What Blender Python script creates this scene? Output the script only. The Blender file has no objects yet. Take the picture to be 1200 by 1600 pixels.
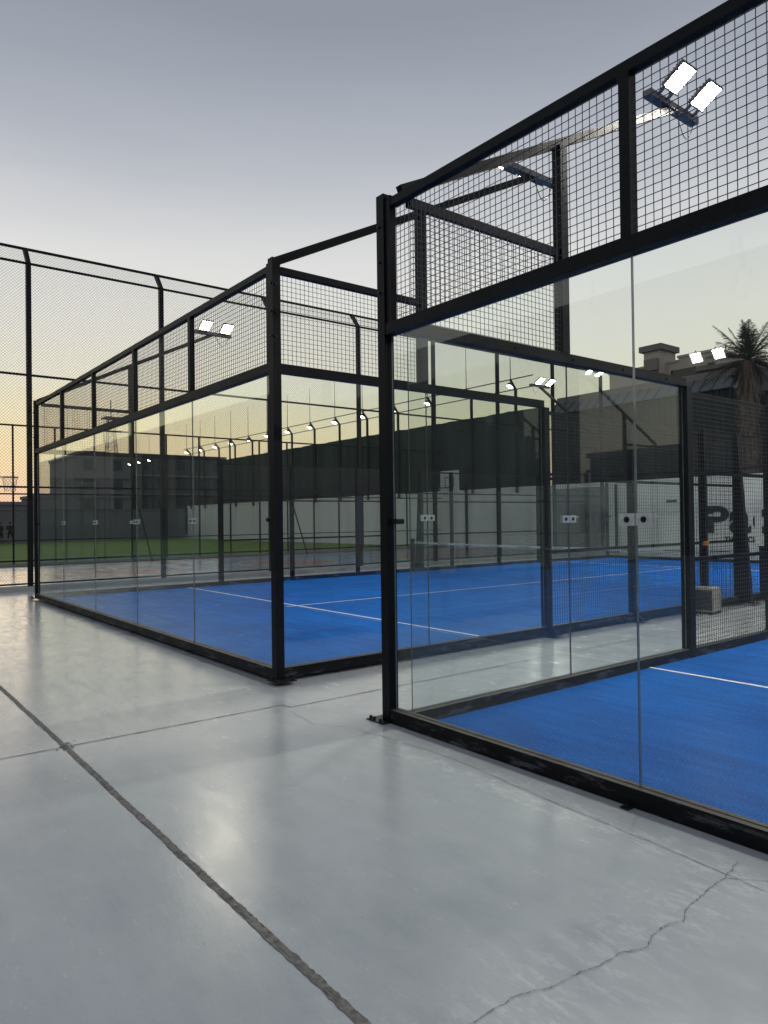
import bpy, bmesh, math, random
from mathutils import Vector, Matrix
random.seed(7)
S = bpy.context.scene
COL = S.collection
PI = math.pi
R = math.radians

# ------------------------------------------------------------------ camera
CAM = Vector((4.2577, -3.513, 1.589)); YAW, PITCH, ROLL, F = 0.909, 0.0106, -0.0128, 1121.5
fw = Vector((-math.sin(YAW) * math.cos(PITCH), math.cos(YAW) * math.cos(PITCH), math.sin(PITCH)))
rt0 = Vector((math.cos(YAW), math.sin(YAW), 0)); up0 = rt0.cross(fw)
rt = math.cos(ROLL) * rt0 + math.sin(ROLL) * up0
up = -math.sin(ROLL) * rt0 + math.cos(ROLL) * up0
cam = bpy.data.cameras.new('camera'); camo = bpy.data.objects.new('camera', cam); COL.objects.link(camo)
m3 = Matrix((rt, up, -fw)).transposed()
camo.matrix_world = Matrix.Translation(CAM) @ m3.to_4x4()
cam.sensor_fit = 'HORIZONTAL'; cam.sensor_width = 36; cam.lens = 36 * F / 1200
cam.clip_start = 0.05; cam.clip_end = 3000
S.camera = camo


def at(u, v, ax, val):
    """the world point seen at photo pixel (u, v) on the plane axis = val"""
    d = fw + rt * ((u - 600) / F) - up * ((v - 800) / F)
    t = (val - CAM[ax]) / d[ax]
    return CAM + d * t


# ------------------------------------------------------------------ materials
def nodes(name):
    m = bpy.data.materials.new(name); m.use_nodes = True
    nt = m.node_tree; nt.nodes.clear()
    out = nt.nodes.new('ShaderNodeOutputMaterial')
    return m, nt, out


def N(nt, kind, **kw):
    n = nt.nodes.new(kind)
    for k, v in kw.items():
        if k in n.inputs: n.inputs[k].default_value = v
        else: setattr(n, k, v)
    return n


def L(nt, a, b): nt.links.new(a, b)


def noise(nt, scale, detail=4, rough=.55, coord=None, stretch=None):
    tc = N(nt, 'ShaderNodeTexCoord'); src = tc.outputs['Object']
    if stretch:
        mp = N(nt, 'ShaderNodeMapping'); mp.inputs['Scale'].default_value = stretch
        L(nt, src, mp.inputs[0]); src = mp.outputs[0]
    n = N(nt, 'ShaderNodeTexNoise'); n.inputs['Scale'].default_value = scale
    n.inputs['Detail'].default_value = detail; n.inputs['Roughness'].default_value = rough
    L(nt, src, n.inputs['Vector'])
    return n.outputs['Fac']


def ramp(nt, fac, stops):
    r = N(nt, 'ShaderNodeValToRGB'); e = r.color_ramp.elements
    while len(e) > 1: e.remove(e[0])
    for i, (p, c) in enumerate(stops):
        c = c if len(c) == 4 else (*c, 1)
        if i == 0: e[0].position = p; e[0].color = c
        else:
            x = e.new(p); x.color = c
    L(nt, fac, r.inputs[0])
    return r.outputs[0]


def maprange(nt, fac, a, b, c, d, clamp=True):
    m = N(nt, 'ShaderNodeMapRange'); m.clamp = clamp
    for i, v in enumerate((a, b, c, d)): m.inputs[1 + i].default_value = v
    L(nt, fac, m.inputs[0])
    return m.outputs[0]


def math_(nt, op, a, b=None, c=None):
    m = N(nt, 'ShaderNodeMath', operation=op)
    for i, x in enumerate((a, b, c)):
        if x is None: continue
        if isinstance(x, (int, float)): m.inputs[i].default_value = x
        else: L(nt, x, m.inputs[i])
    return m.outputs[0]


def mixc(nt, fac, a, b):
    m = N(nt, 'ShaderNodeMix', data_type='RGBA')
    for s, x in ((0, fac), (6, a), (7, b)):
        if isinstance(x, (int, float)): m.inputs[s].default_value = x
        elif isinstance(x, tuple): m.inputs[s].default_value = (*x, 1) if len(x) == 3 else x
        else: L(nt, x, m.inputs[s])
    return m.outputs[2]


def bump(nt, h, strength, dist=.01):
    b = N(nt, 'ShaderNodeBump'); b.inputs['Strength'].default_value = strength; b.inputs['Distance'].default_value = dist
    L(nt, h, b.inputs['Height'])
    return b.outputs[0]


def mat(name, c, rough=.5, var=.25, scale=6, metallic=0, bumps=0, spec=.5, stretch=None, roughvar=.1):
    m, nt, out = nodes(name)
    p = N(nt, 'ShaderNodeBsdfPrincipled')
    n = noise(nt, scale, 5, .6, stretch=stretch)
    lo = tuple(x * (1 - var) for x in c); hi = tuple(min(1, x * (1 + var)) for x in c)
    L(nt, ramp(nt, n, [(.3, lo), (.7, hi)]), p.inputs['Base Color'])
    L(nt, maprange(nt, n, .3, .7, max(.02, rough - roughvar), min(1, rough + roughvar)), p.inputs['Roughness'])
    p.inputs['Metallic'].default_value = metallic
    p.inputs['Specular IOR Level'].default_value = spec
    if bumps: L(nt, bump(nt, noise(nt, scale * 8, 4), bumps, .004), p.inputs['Normal'])
    L(nt, p.outputs[0], out.inputs[0])
    return m


def emit(name, c, s):
    m, nt, out = nodes(name)
    e = N(nt, 'ShaderNodeEmission'); e.inputs[0].default_value = (*c, 1); e.inputs[1].default_value = s
    # LED rows: small dark grid between the diodes
    tc = N(nt, 'ShaderNodeTexCoord'); br = N(nt, 'ShaderNodeTexBrick')
    br.inputs['Scale'].default_value = 18; br.inputs['Mortar Size'].default_value = .03
    br.inputs['Color1'].default_value = (1, 1, 1, 1); br.inputs['Color2'].default_value = (.95, .95, .95, 1)
    br.inputs['Mortar'].default_value = (.55, .55, .55, 1)
    L(nt, tc.outputs['Object'], br.inputs['Vector'])
    L(nt, mixc(nt, .0, tuple(c), tuple(c)), e.inputs[0])
    mul = N(nt, 'ShaderNodeMix', data_type='RGBA', blend_type='MULTIPLY'); mul.inputs[0].default_value = 1
    mul.inputs[6].default_value = (*c, 1); L(nt, br.outputs[0], mul.inputs[7]); L(nt, mul.outputs[2], e.inputs[0])
    L(nt, e.outputs[0], out.inputs[0])
    return m


def black_steel(name, base=(.0055, .0062, .008), rough=.45, scuff=.0):
    """powder-coated steel; dust settles on faces that look up, paint is scuffed low down"""
    m, nt, out = nodes(name)
    p = N(nt, 'ShaderNodeBsdfPrincipled')
    n1 = noise(nt, 5, 6, .65); n2 = noise(nt, 60, 3)
    col = ramp(nt, n1, [(.35, tuple(x * .75 for x in base)), (.7, tuple(x * 1.5 for x in base))])
    geo = N(nt, 'ShaderNodeNewGeometry'); sep = N(nt, 'ShaderNodeSeparateXYZ')
    L(nt, geo.outputs['True Normal'], sep.inputs[0])
    dust = math_(nt, 'MULTIPLY', maprange(nt, sep.outputs[2], .7, .95, 0, 1), maprange(nt, n1, .25, .6, .55, 1))
    dust = math_(nt, 'MULTIPLY', dust, .85 if scuff else .04)
    col = mixc(nt, dust, col, (.16, .145, .125))
    if scuff:
        n3 = noise(nt, 2.2, 7, .72, stretch=(1.2, 1.2, 7))
        sc = maprange(nt, n3, .53, .62, 0, scuff)
        col = mixc(nt, sc, col, (.11, .115, .125))
    L(nt, col, p.inputs['Base Color'])
    L(nt, maprange(nt, n2, .3, .7, rough - .08, rough + .12), p.inputs['Roughness'])
    p.inputs['Specular IOR Level'].default_value = .16
    L(nt, p.outputs[0], out.inputs[0])
    return m


M = {}
M['steel'] = black_steel('black_powder_coat')
M['frame'] = black_steel('scuffed_black_frame', scuff=.75)
M['wire'] = mat('black_coated_wire', (.028, .029, .030), .38, .2, 20, spec=.5)
M['chain'] = mat('dark_chain_link', (.02, .021, .024), .5, .2, 20)
M['bolt'] = mat('dark_bolt_steel', (.03, .03, .034), .35, .3, 30, metallic=.6)
def clip_material():
    m, nt, out = nodes('frosted_plastic_clip')
    p = N(nt, 'ShaderNodeBsdfPrincipled'); p.inputs['Base Color'].default_value = (.74, .76, .74, 1); p.inputs['Roughness'].default_value = .3
    t = N(nt, 'ShaderNodeBsdfTransparent'); t.inputs[0].default_value = (.9, .93, .92, 1)
    x = N(nt, 'ShaderNodeMixShader'); L(nt, maprange(nt, noise(nt, 30, 4), .35, .65, .62, .82), x.inputs[0])
    L(nt, t.outputs[0], x.inputs[1]); L(nt, p.outputs[0], x.inputs[2]); L(nt, x.outputs[0], out.inputs[0])
    return m


M['clip'] = clip_material()
M['alu'] = mat('grey_lamp_housing', (.16, .15, .14), .4, .2, 15, metallic=.3)
M['darklamp'] = mat('dark_lamp_housing', (.02, .02, .022), .45, .2, 15)
M['lens'] = emit('lit_led_panel', (1, .955, .87), 620)
M['lens_back'] = emit('lit_led_panel_back', (1, .955, .87), 1500)  # unseen back lamps, emission raised to brighten the boundary wall
M['lens_far'] = emit('lit_led_panel_dimmed', (1, .89, .70), 220)
M['lens_yard'] = emit('lit_yard_lamp', (1, .97, .92), 60)
M['lens_small'] = emit('lit_small_lamp', (1, .97, .92), 45)
M['band'] = mat('white_net_band', (.62, .63, .60), .7, .1, 12)
M['netcord'] = mat('black_net_cord', (.012, .012, .014), .8, .2, 30)
M['ink'] = mat('dark_print', (.03, .035, .04), .6, .2, 20)
M['letter'] = mat('dark_green_letters', (.008, .016, .016), .45, .2, 6)
M['wall'] = mat('painted_white_wall', (.80, .81, .79), .75, .10, .9, bumps=.15, stretch=(1, 1, .35))
M['greywall'] = mat('grey_render_wall', (.16, .165, .17), .85, .15, .6, bumps=.1)
M['screen'] = mat('dark_windscreen_mesh', (.036, .052, .045), .9, .35, .5, stretch=(1.5, 1.5, .4), spec=.15)
M['clad'] = mat('dark_ribbed_cladding', (.036, .045, .046), .7, .25, 1.2, spec=.25, stretch=(6, 1, .2))
M['roofmetal'] = mat('standing_seam_metal', (.10, .112, .116), .5, .2, 2, spec=.4)
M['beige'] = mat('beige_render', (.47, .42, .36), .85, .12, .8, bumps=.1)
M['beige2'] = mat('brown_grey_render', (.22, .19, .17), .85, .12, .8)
M['panel'] = mat('tan_panel', (.24, .19, .13), .8, .1, 2)
M['darkwin'] = mat('dark_window_glass', (.008, .011, .016), .12, .3, 3)
M['farblock'] = mat('distant_block_render', (.17, .185, .18), .9, .12, .3)
M['farblock2'] = mat('distant_block_dark', (.075, .086, .084), .9, .2, .3)
M['faredge'] = mat('distant_slab_edge', (.19, .205, .205), .9, .1, .5)
M['hazed_mast'] = mat('hazed_mast_grey', (.20, .20, .20), .6, .1, 3)  # mast grey, lightened in the colour to stand in for distance haze
M['kerb'] = mat('kerb_concrete', (.30, .31, .31), .7, .12, 3, bumps=.2)
M['cabinet'] = mat('cabinet_grey_metal', (.40, .375, .32), .5, .12, 6)
M['cabinet_dark'] = mat('cabinet_louvre', (.05, .055, .065), .5, .2, 6)
M['orange'] = mat('orange_plastic', (.75, .20, .03), .4, .1, 10)
M['yellow'] = mat('yellow_plastic', (.75, .50, .08), .4, .1, 10)
M['board'] = mat('backboard_white', (.85, .86, .85), .5, .08, 4)
M['red'] = mat('rim_red', (.22, .03, .025), .5, .15, 10)
M['bark'] = mat('palm_thatch', (.10, .072, .05), .95, .5, 9, bumps=.6, stretch=(3, 3, .5))
M['dryleaf'] = mat('dry_palm_leaf', (.095, .068, .047), .9, .4, 6)
M['leaf'] = mat('palm_leaf', (.034, .042, .024), .7, .5, 4)
M['cloth_dark'] = mat('dark_cloth', (.015, .016, .02), .9, .2, 8)
M['skin'] = mat('skin', (.24, .14, .09), .6, .1, 8)
M['trim'] = mat('pale_coping', (.17, .165, .155), .8, .1, 2)
M['cable'] = mat('black_cable', (.012, .012, .012), .5, .1, 20)


def glass_material():
    m, nt, out = nodes('court_glass')
    geo = N(nt, 'ShaderNodeNewGeometry')
    dp = N(nt, 'ShaderNodeVectorMath', operation='DOT_PRODUCT')
    L(nt, geo.outputs['Normal'], dp.inputs[0]); L(nt, geo.outputs['Incoming'], dp.inputs[1])
    c = math_(nt, 'ABSOLUTE', dp.outputs['Value'])
    k = math_(nt, 'POWER', math_(nt, 'SUBTRACT', 1.0, c), 5.0)
    fac = math_(nt, 'MULTIPLY_ADD', k, .95, .042)
    tr = N(nt, 'ShaderNodeBsdfTransparent'); tr.inputs[0].default_value = (.95, .968, .958, 1)
    gl = N(nt, 'ShaderNodeBsdfGlossy'); gl.inputs['Roughness'].default_value = .012
    gl.inputs['Color'].default_value = (.95, 1, .98, 1)
    mx = N(nt, 'ShaderNodeMixShader'); L(nt, fac, mx.inputs[0]); L(nt, tr.outputs[0], mx.inputs[1]); L(nt, gl.outputs[0], mx.inputs[2])
    df = N(nt, 'ShaderNodeBsdfDiffuse'); df.inputs[0].default_value = (.75, .78, .76, 1)
    n = noise(nt, 1.3, 3, .5); n2 = noise(nt, 26, 2, .5)
    d1 = maprange(nt, n, .45, .75, .001, .009)
    spots = maprange(nt, n2, .82, .85, 0, .06)
    smear = math_(nt, 'MULTIPLY', maprange(nt, noise(nt, 3.2, 5, .65, stretch=(1, 1, .6)), .63, .74, 0, .045), maprange(nt, noise(nt, 30, 3, .6), .3, .6, .3, 1))
    dust = math_(nt, 'ADD', math_(nt, 'ADD', d1, spots), smear)
    m2 = N(nt, 'ShaderNodeMixShader'); L(nt, dust, m2.inputs[0]); L(nt, mx.outputs[0], m2.inputs[1]); L(nt, df.outputs[0], m2.inputs[2])
    L(nt, m2.outputs[0], out.inputs[0])
    return m


M['glass'] = glass_material()
M['edge'] = mat('glass_edge', (.16, .20, .185), .22, .4, 3, spec=.8)


def turf_material(name, dark, light):
    m, nt, out = nodes(name)
    p = N(nt, 'ShaderNodeBsdfPrincipled')
    a = noise(nt, 70, 3, .75); b = noise(nt, .55, 5, .6); c = noise(nt, 3.0, 4, .6, stretch=(.3, 2.4, 1))
    f = math_(nt, 'ADD', math_(nt, 'MULTIPLY', a, .60), math_(nt, 'ADD', math_(nt, 'MULTIPLY', b, .22), math_(nt, 'MULTIPLY', c, .22)))
    col = ramp(nt, f, [(.43, dark), (.52, tuple((x + y) / 2 for x, y in zip(dark, light))), (.62, light)])
    sand = math_(nt, 'ADD', maprange(nt, noise(nt, 120, 2, .7), .62, .74, 0, .16), maprange(nt, noise(nt, .9, 5, .7, stretch=(.5, 1.5, 1)), .55, .75, 0, .02))
    col = mixc(nt, sand, col, (.20, .36, .60))
    L(nt, col, p.inputs['Base Color']); p.inputs['Roughness'].default_value = .6
    p.inputs['Specular IOR Level'].default_value = .08
    L(nt, bump(nt, noise(nt, 120, 3, .75), 1.0, .010), p.inputs['Normal'])
    L(nt, p.outputs[0], out.inputs[0])
    return m


M['turf'] = turf_material('blue_turf', (.001, .072, .33), (.002, .205, .76))
M['line'] = mat('white_turf_line', (.84, .87, .90), .8, .1, 60, bumps=.4)


def floor_material():
    m, nt, out = nodes('polished_grey_floor')
    p = N(nt, 'ShaderNodeBsdfPrincipled')
    tc = N(nt, 'ShaderNodeTexCoord'); sep = N(nt, 'ShaderNodeSeparateXYZ'); L(nt, tc.outputs['Object'], sep.inputs[0])
    big = noise(nt, .45, 6, .6); mid = noise(nt, 2.3, 7, .68); sw = noise(nt, 5.5, 6, .7, stretch=(.5, 1.6, 1)); fine = noise(nt, 70, 3)
    streak = noise(nt, 3.4, 7, .68, stretch=(.55, 1.9, 1))
    f = math_(nt, 'ADD', math_(nt, 'MULTIPLY', big, .4), math_(nt, 'ADD', math_(nt, 'MULTIPLY', mid, .25), math_(nt, 'ADD', math_(nt, 'MULTIPLY', fine, .10), math_(nt, 'MULTIPLY', streak, .25))))
    col = ramp(nt, f, [(.36, (.405, .435, .448)), (.5, (.505, .528, .53)), (.64, (.585, .60, .592))])
    scuff = math_(nt, 'MULTIPLY', maprange(nt, noise(nt, 1.1, 5, .7), .5, .62, 0, 1), maprange(nt, noise(nt, 16, 6, .75, stretch=(1, 3, 1)), .56, .68, 0, .16))
    col = mixc(nt, scuff, col, (.74, .75, .73))
    grime = math_(nt, 'MULTIPLY', maprange(nt, noise(nt, .8, 6, .7), .48, .66, 0, 1), maprange(nt, noise(nt, 11, 6, .7), .42, .62, .03, .16))
    col = mixc(nt, grime, col, (.33, .335, .33))
    # pale repaired paint beside the two long hairline cracks
    def near(o, v, w):
        return maprange(nt, math_(nt, 'ABSOLUTE', math_(nt, 'SUBTRACT', o, v)), w * .25, w, 1, 0)
    wob = math_(nt, 'MULTIPLY', math_(nt, 'SUBTRACT', noise(nt, 3.1, 4), .5), .35)
    px = math_(nt, 'MULTIPLY', near(math_(nt, 'ADD', sep.outputs[0], wob), 2.68, .30), maprange(nt, sep.outputs[1], -.15, -.3, 0, 1))
    py = math_(nt, 'MULTIPLY', near(math_(nt, 'ADD', sep.outputs[1], wob), -.35, .22), maprange(nt, sep.outputs[0], -.6, .4, 0, 1))
    patch = math_(nt, 'MAXIMUM', px, py)
    patch = math_(nt, 'MULTIPLY', patch, maprange(nt, noise(nt, 8.5, 6, .72, stretch=(1, 2.2, 1)), .50, .60, 0, .5))
    col = mixc(nt, patch, col, (.74, .75, .74))
    jx = math_(nt, 'MULTIPLY', near(math_(nt, 'ADD', sep.outputs[1], math_(nt, 'MULTIPLY', wob, .25)), -2.17, .09), maprange(nt, noise(nt, 7, 6, .75), .5, .62, 0, .45))
    col = mixc(nt, jx, col, (.66, .66, .63))
    specks = maprange(nt, noise(nt, 42, 2, .5), .77, .80, 0, .7)
    col = mixc(nt, specks, col, (.16, .155, .15))
    L(nt, col, p.inputs['Base Color'])
    r = math_(nt, 'ADD', maprange(nt, mid, .3, .7, .14, .25), maprange(nt, sw, .35, .7, -.04, .09))
    L(nt, r, p.inputs['Roughness'])
    h = math_(nt, 'ADD', math_(nt, 'MULTIPLY', noise(nt, 2.2, 3, .5), 1.6), math_(nt, 'MULTIPLY', noise(nt, 24, 7, .72, stretch=(1, 1.7, 1)), 1.15))
    L(nt, bump(nt, h, .085, .010), p.inputs['Normal'])
    p.inputs['Specular IOR Level'].default_value = .55
    L(nt, p.outputs[0], out.inputs[0])
    return m


M['floor'] = floor_material()
M['joint'] = mat('joint_sealant', (.21, .195, .172), .9, .6, 30, bumps=.8)
M['crack'] = mat('crack_dirt', (.17, .168, .162), .95, .3, 40)


def sport_floor():
    m, nt, out = nodes('sports_court_paint')
    p = N(nt, 'ShaderNodeBsdfPrincipled')
    tc = N(nt, 'ShaderNodeTexCoord'); sep = N(nt, 'ShaderNodeSeparateXYZ'); L(nt, tc.outputs['Object'], sep.inputs[0])
    x, y = sep.outputs[0], sep.outputs[1]
    def inside(v, a, b, e=.02):
        return math_(nt, 'MULTIPLY', maprange(nt, v, a - e, a + e, 0, 1), maprange(nt, v, b - e, b + e, 1, 0))
    blue = math_(nt, 'MULTIPLY', inside(x, -24.0, -16.2), inside(y, .8, 20.0))
    col = mixc(nt, blue, (.40, .34, .31), (.13, .31, .42))
    d = N(nt, 'ShaderNodeVectorMath', operation='DISTANCE'); L(nt, tc.outputs['Object'], d.inputs[0]); d.inputs[1].default_value = (-19.6, 10.4, 0)
    col = mixc(nt, maprange(nt, d.outputs['Value'], 1.8, 1.83, 1, 0), col, (.46, .12, .085))
    ring = math_(nt, 'MULTIPLY', maprange(nt, d.outputs['Value'], 1.80, 1.82, 0, 1), maprange(nt, d.outputs['Value'], 1.87, 1.89, 1, 0))
    for cy in (3.2, 17.4):
        key = math_(nt, 'MULTIPLY', inside(x, -21.6, -17.6), inside(y, cy - 2.4, cy + 2.4))
        col = mixc(nt, key, col, (.44, .12, .085))
    edge = math_(nt, 'SUBTRACT', math_(nt, 'MULTIPLY', inside(x, -24.06, -16.14), inside(y, .74, 20.06)), blue)
    col = mixc(nt, math_(nt, 'MAXIMUM', ring, edge), col, (.6, .6, .58))
    n = noise(nt, 1.5, 6, .65)
    col = mixc(nt, maprange(nt, n, .35, .7, 0, .3), col, (.20, .20, .20))
    L(nt, col, p.inputs['Base Color'])
    L(nt, maprange(nt, n, .3, .7, .12, .3), p.inputs['Roughness'])
    L(nt, bump(nt, noise(nt, 6, 5), .08, .01), p.inputs['Normal'])
    L(nt, p.outputs[0], out.inputs[0])
    return m


M['sport'] = sport_floor()
M['pitch'] = mat('green_pitch_turf', (.12, .20, .012), .9, .35, .8, bumps=.4)
M['earth'] = mat('sandy_ground', (.20, .17, .14), .9, .25, .05)
M['key'] = mat('sealant', (.12, .11, .10), .9, .2, 9)


# ------------------------------------------------------------------ mesh builder
class MB:
    def __init__(self): self.v = []; self.f = []; self.mi = []

    def quad(self, a, b, c, d, mi=0):
        n = len(self.v); self.v += [tuple(a), tuple(b), tuple(c), tuple(d)]
        self.f.append((n, n + 1, n + 2, n + 3)); self.mi.append(mi); return self

    def hexa(self, p, mi=0, mis=None):
        """8 points: bottom ring 0-3, top ring 4-7"""
        n = len(self.v); self.v += [tuple(x) for x in p]
        fs = [(3, 2, 1, 0), (4, 5, 6, 7), (0, 1, 5, 4), (1, 2, 6, 5), (2, 3, 7, 6), (3, 0, 4, 7)]
        for k, q in enumerate(fs):
            self.f.append(tuple(n + i for i in q)); self.mi.append(mis[k] if mis else mi)
        return self

    def box(self, x0, x1, y0, y1, z0, z1, mi=0, mis=None):
        return self.hexa([(x0, y0, z0), (x1, y0, z0), (x1, y1, z0), (x0, y1, z0), (x0, y0, z1), (x1, y0, z1), (x1, y1, z1), (x0, y1, z1)], mi, mis)

    def bar(self, p, q, w, h=None, upv=(0, 0, 1), mi=0):
        h = h or w; p, q = Vector(p), Vector(q); d = (q - p).normalized(); u = Vector(upv)
        if abs(d.dot(u)) > .98: u = Vector((0, 1, 0))
        s = d.cross(u).normalized(); t = s.cross(d).normalized()
        s *= w / 2; t *= h / 2
        return self.hexa([p - s - t, p + s - t, p + s + t, p - s + t, q - s - t, q + s - t, q + s + t, q - s + t], mi)

    def wire(self, p, q, r, n=4, mi=0, r2=None):
        p, q = Vector(p), Vector(q); d = (q - p).normalized(); u = Vector((0, 0, 1))
        if abs(d.z) > .9: u = Vector((1, 0, 0))
        s = d.cross(u).normalized(); t = s.cross(d); b = len(self.v); r2 = r if r2 is None else r2
        for c, rr in ((p, r), (q, r2)):
            for k in range(n):
                a = 2 * PI * (k + .5) / n
                self.v.append(tuple(c + s * (rr * math.cos(a)) + t * (rr * math.sin(a))))
        for k in range(n):
            self.f.append((b + k, b + (k + 1) % n, b + n + (k + 1) % n, b + n + k)); self.mi.append(mi)
        self.f.append(tuple(b + k for k in range(n))[::-1]); self.mi.append(mi)
        self.f.append(tuple(b + n + k for k in range(n))); self.mi.append(mi)
        return self

    def tube(self, pts, r, n=6, mi=0):
        for a, b in zip(pts, pts[1:]): self.wire(a, b, r, n, mi)
        return self

    def build(self, name, mats, parent=None, smooth=False):
        me = bpy.data.meshes.new(name)
        org = parent_world(parent) if parent else Vector((0, 0, 0))
        me.from_pydata([tuple(Vector(v) - org) for v in self.v], [], self.f)
        for m in (mats if isinstance(mats, (list, tuple)) else [mats]): me.materials.append(m)
        me.polygons.foreach_set('material_index', self.mi)
        if smooth: me.polygons.foreach_set('use_smooth', [True] * len(self.f))
        me.validate(); me.update()
        o = bpy.data.objects.new(name, me); COL.objects.link(o)
        if parent: o.parent = parent
        return o


def parent_world(o):
    v = Vector((0, 0, 0))
    while o: v += o.location; o = o.parent
    return v


def tag(o, label=None, cat=None, group=None, kind=None):
    if label: o['label'] = label
    if cat: o['category'] = cat
    if group: o['group'] = group
    if kind: o['kind'] = kind
    return o


def thing(name, loc, label, cat, group=None):
    o = bpy.data.objects.new(name, None); COL.objects.link(o); o.location = loc
    o.empty_display_size = .2
    return tag(o, label, cat, group)


def struct(name, mb, m): return tag(mb.build(name, m), kind='structure')


# ------------------------------------------------------------------ ground
g = MB(); g.box(-900, 900, -900, 900, -.4, -.12); struct('ground', g, M['earth'])
g = MB(); g.box(-14.30, 45, -45, 24.0, -.11, 0); struct('concrete_floor', g, M['floor'])
g = MB(); g.box(-14.85, -14.30, -45, 24.0, -.11, .10); struct('kerb', g, M['kerb'])
g = MB(); g.box(-25.35, -14.85, -30, 24.0, -.11, .01); struct('sports_court_floor', g, M['sport'])
g = MB(); g.box(-62, -25.35, -60, 90, -.11, .02); struct('grass_pitch', g, M['pitch'])
g = MB(); g.box(-25.42, -25.28, -30, 24.0, .021, .12); struct('pitch_kerb', g, M['kerb'])


def ribbon(pts, w, jit, z0, z1, seed, step=.06, jit_path=0.0):
    """an irregular strip laid along pts"""
    rnd = random.Random(seed); mb = MB(); P = []
    for a, b in zip(pts, pts[1:]):
        a, b = Vector(a), Vector(b); n = max(1, int((b - a).length / step))
        for k in range(n): P.append(a.lerp(b, k / n))
    P.append(Vector(pts[-1])); rows = []
    off = 0
    for i, p in enumerate(P):
        d = (P[min(i + 1, len(P) - 1)] - P[max(i - 1, 0)]).normalized(); s = Vector((-d.y, d.x))
        off = off * .8 + rnd.uniform(-1, 1) * jit_path
        c = p + s * off
        ww = w * (1 + rnd.uniform(-jit, jit))
        if rnd.random() < .05 * (jit > .3): ww *= 1.5
        rows.append((c + s * ww / 2, c - s * ww / 2))
    for (a, b), (c, d) in zip(rows, rows[1:]):
        mb.quad((a.x, a.y, z1), (b.x, b.y, z1), (d.x, d.y, z1), (c.x, c.y, z1))
    return mb


struct('floor_joint', ribbon([(-14.2, -2.17), (-1.2, -2.17), (2.0, -2.18), (6, -2.17)], .037, .20, 0, .003, 3, .020, .0014), M['joint'])
struct('floor_joint', ribbon([(-1.2, -9), (-1.19, -.4), (-1.08, -.395), (-1.09, 3), (-1.05, 23)], .011, .35, 0, .0035, 5, .05, .0008), M['crack'])
struct('floor_crack', ribbon([(-1.0, -.45), (-.5, -.52), (-.3, -.36), (.1, -.30), (.7, -.24), (1.8, -.32), (2.3, -.35), (2.84, -.39), (3.6, -.42)], .0030, .6, 0, .003, 8, .02, .004), M['crack'])
struct('floor_crack', ribbon([(2.60, -2.3), (2.62, -1.9), (2.62, -1.73), (2.665, -1.59), (2.69, -1.41), (2.705, -1.23), (2.745, -1.13), (2.70, -.97), (2.735, -.87), (2.70, -.79), (2.68, -.6), (2.67, -.41), (2.63, -.22)], .0026, .8, 0, .004, 9, .010, .004), M['crack'])
struct('floor_crack', ribbon([(2.67, -.41), (2.8, -.30), (3.0, -.28), (3.3, -.2)], .003, .5, 0, .003, 10, .03, .004), M['crack'])


# dark slits where the sealant has shrunk from the slab, and chips at the joint crossing
q = MB(); rj = random.Random(12)
for x0_, ln_ in ((-.26, .10), (.42, .16), (.95, .22), (1.55, .12), (1.86, .10), (-2.1, .2), (2.15, .14)):
    ed = rj.choice((.012, .014, .011)); n_ = 8
    for k in range(n_):
        xa, xb = x0_ + ln_ * k / n_, x0_ + ln_ * (k + 1) / n_
        wa, wb = .0045 * math.sin(PI * k / n_), .007 * math.sin(PI * (k + 1) / n_)
        q.quad((xa, -2.172 - ed - wa, .0045), (xb, -2.172 - ed - wb, .0045), (xb, -2.172 - ed + wb * .3, .0045), (xa, -2.172 - ed + wa * .3, .0045))
for k in range(26):
    cx, cy = rj.gauss(-1.19, .045), rj.gauss(-2.16, .035); r_ = rj.uniform(.005, .016); a0 = rj.uniform(0, 6)
    P_ = [(cx + r_ * rj.uniform(.6, 1.2) * math.cos(a0 + i * PI / 2) * 1.5, cy + r_ * rj.uniform(.5, 1.1) * math.sin(a0 + i * PI / 2), .0052) for i in range(4)]
    q.quad(*P_)
struct('floor_joint_damage', q, M['crack'])


# ------------------------------------------------------------------ padel courts
T = .045          # half width of the big steel sections
BEAM0, BEAM1 = 3.035, 3.125
TOP0, TOP1 = 4.035, 4.10


def grid(mb, a, b, z0, z1, step=.05, r=.0026, axis=0, off=0.0):
    """welded wire from a to b along axis 0 (x) or 1 (y) at the other coordinate off"""
    pt = (lambda s, z: (s, off, z)) if axis == 0 else (lambda s, z: (off, s, z))
    pt2 = (lambda s, z: (s, off + .004, z)) if axis == 0 else (lambda s, z: (off + .004, s, z))
    n = int(round((b - a) / step))
    for k in range(n + 1):
        s = a + (b - a) * k / n
        mb.wire(pt(s, z0), pt(s, z1), r)
    m = int(round((z1 - z0) / step))
    for k in range(m + 1):
        z = z0 + (z1 - z0) * k / m
        mb.wire(pt2(a, z), pt2(b, z), r)
    return mb


def bolt_row(mb, pts, d, r=.012, l=.014):
    for p in pts:
        p = Vector(p); mb.wire(p, p + Vector(d) * l, r, 6)
    return mb


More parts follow.
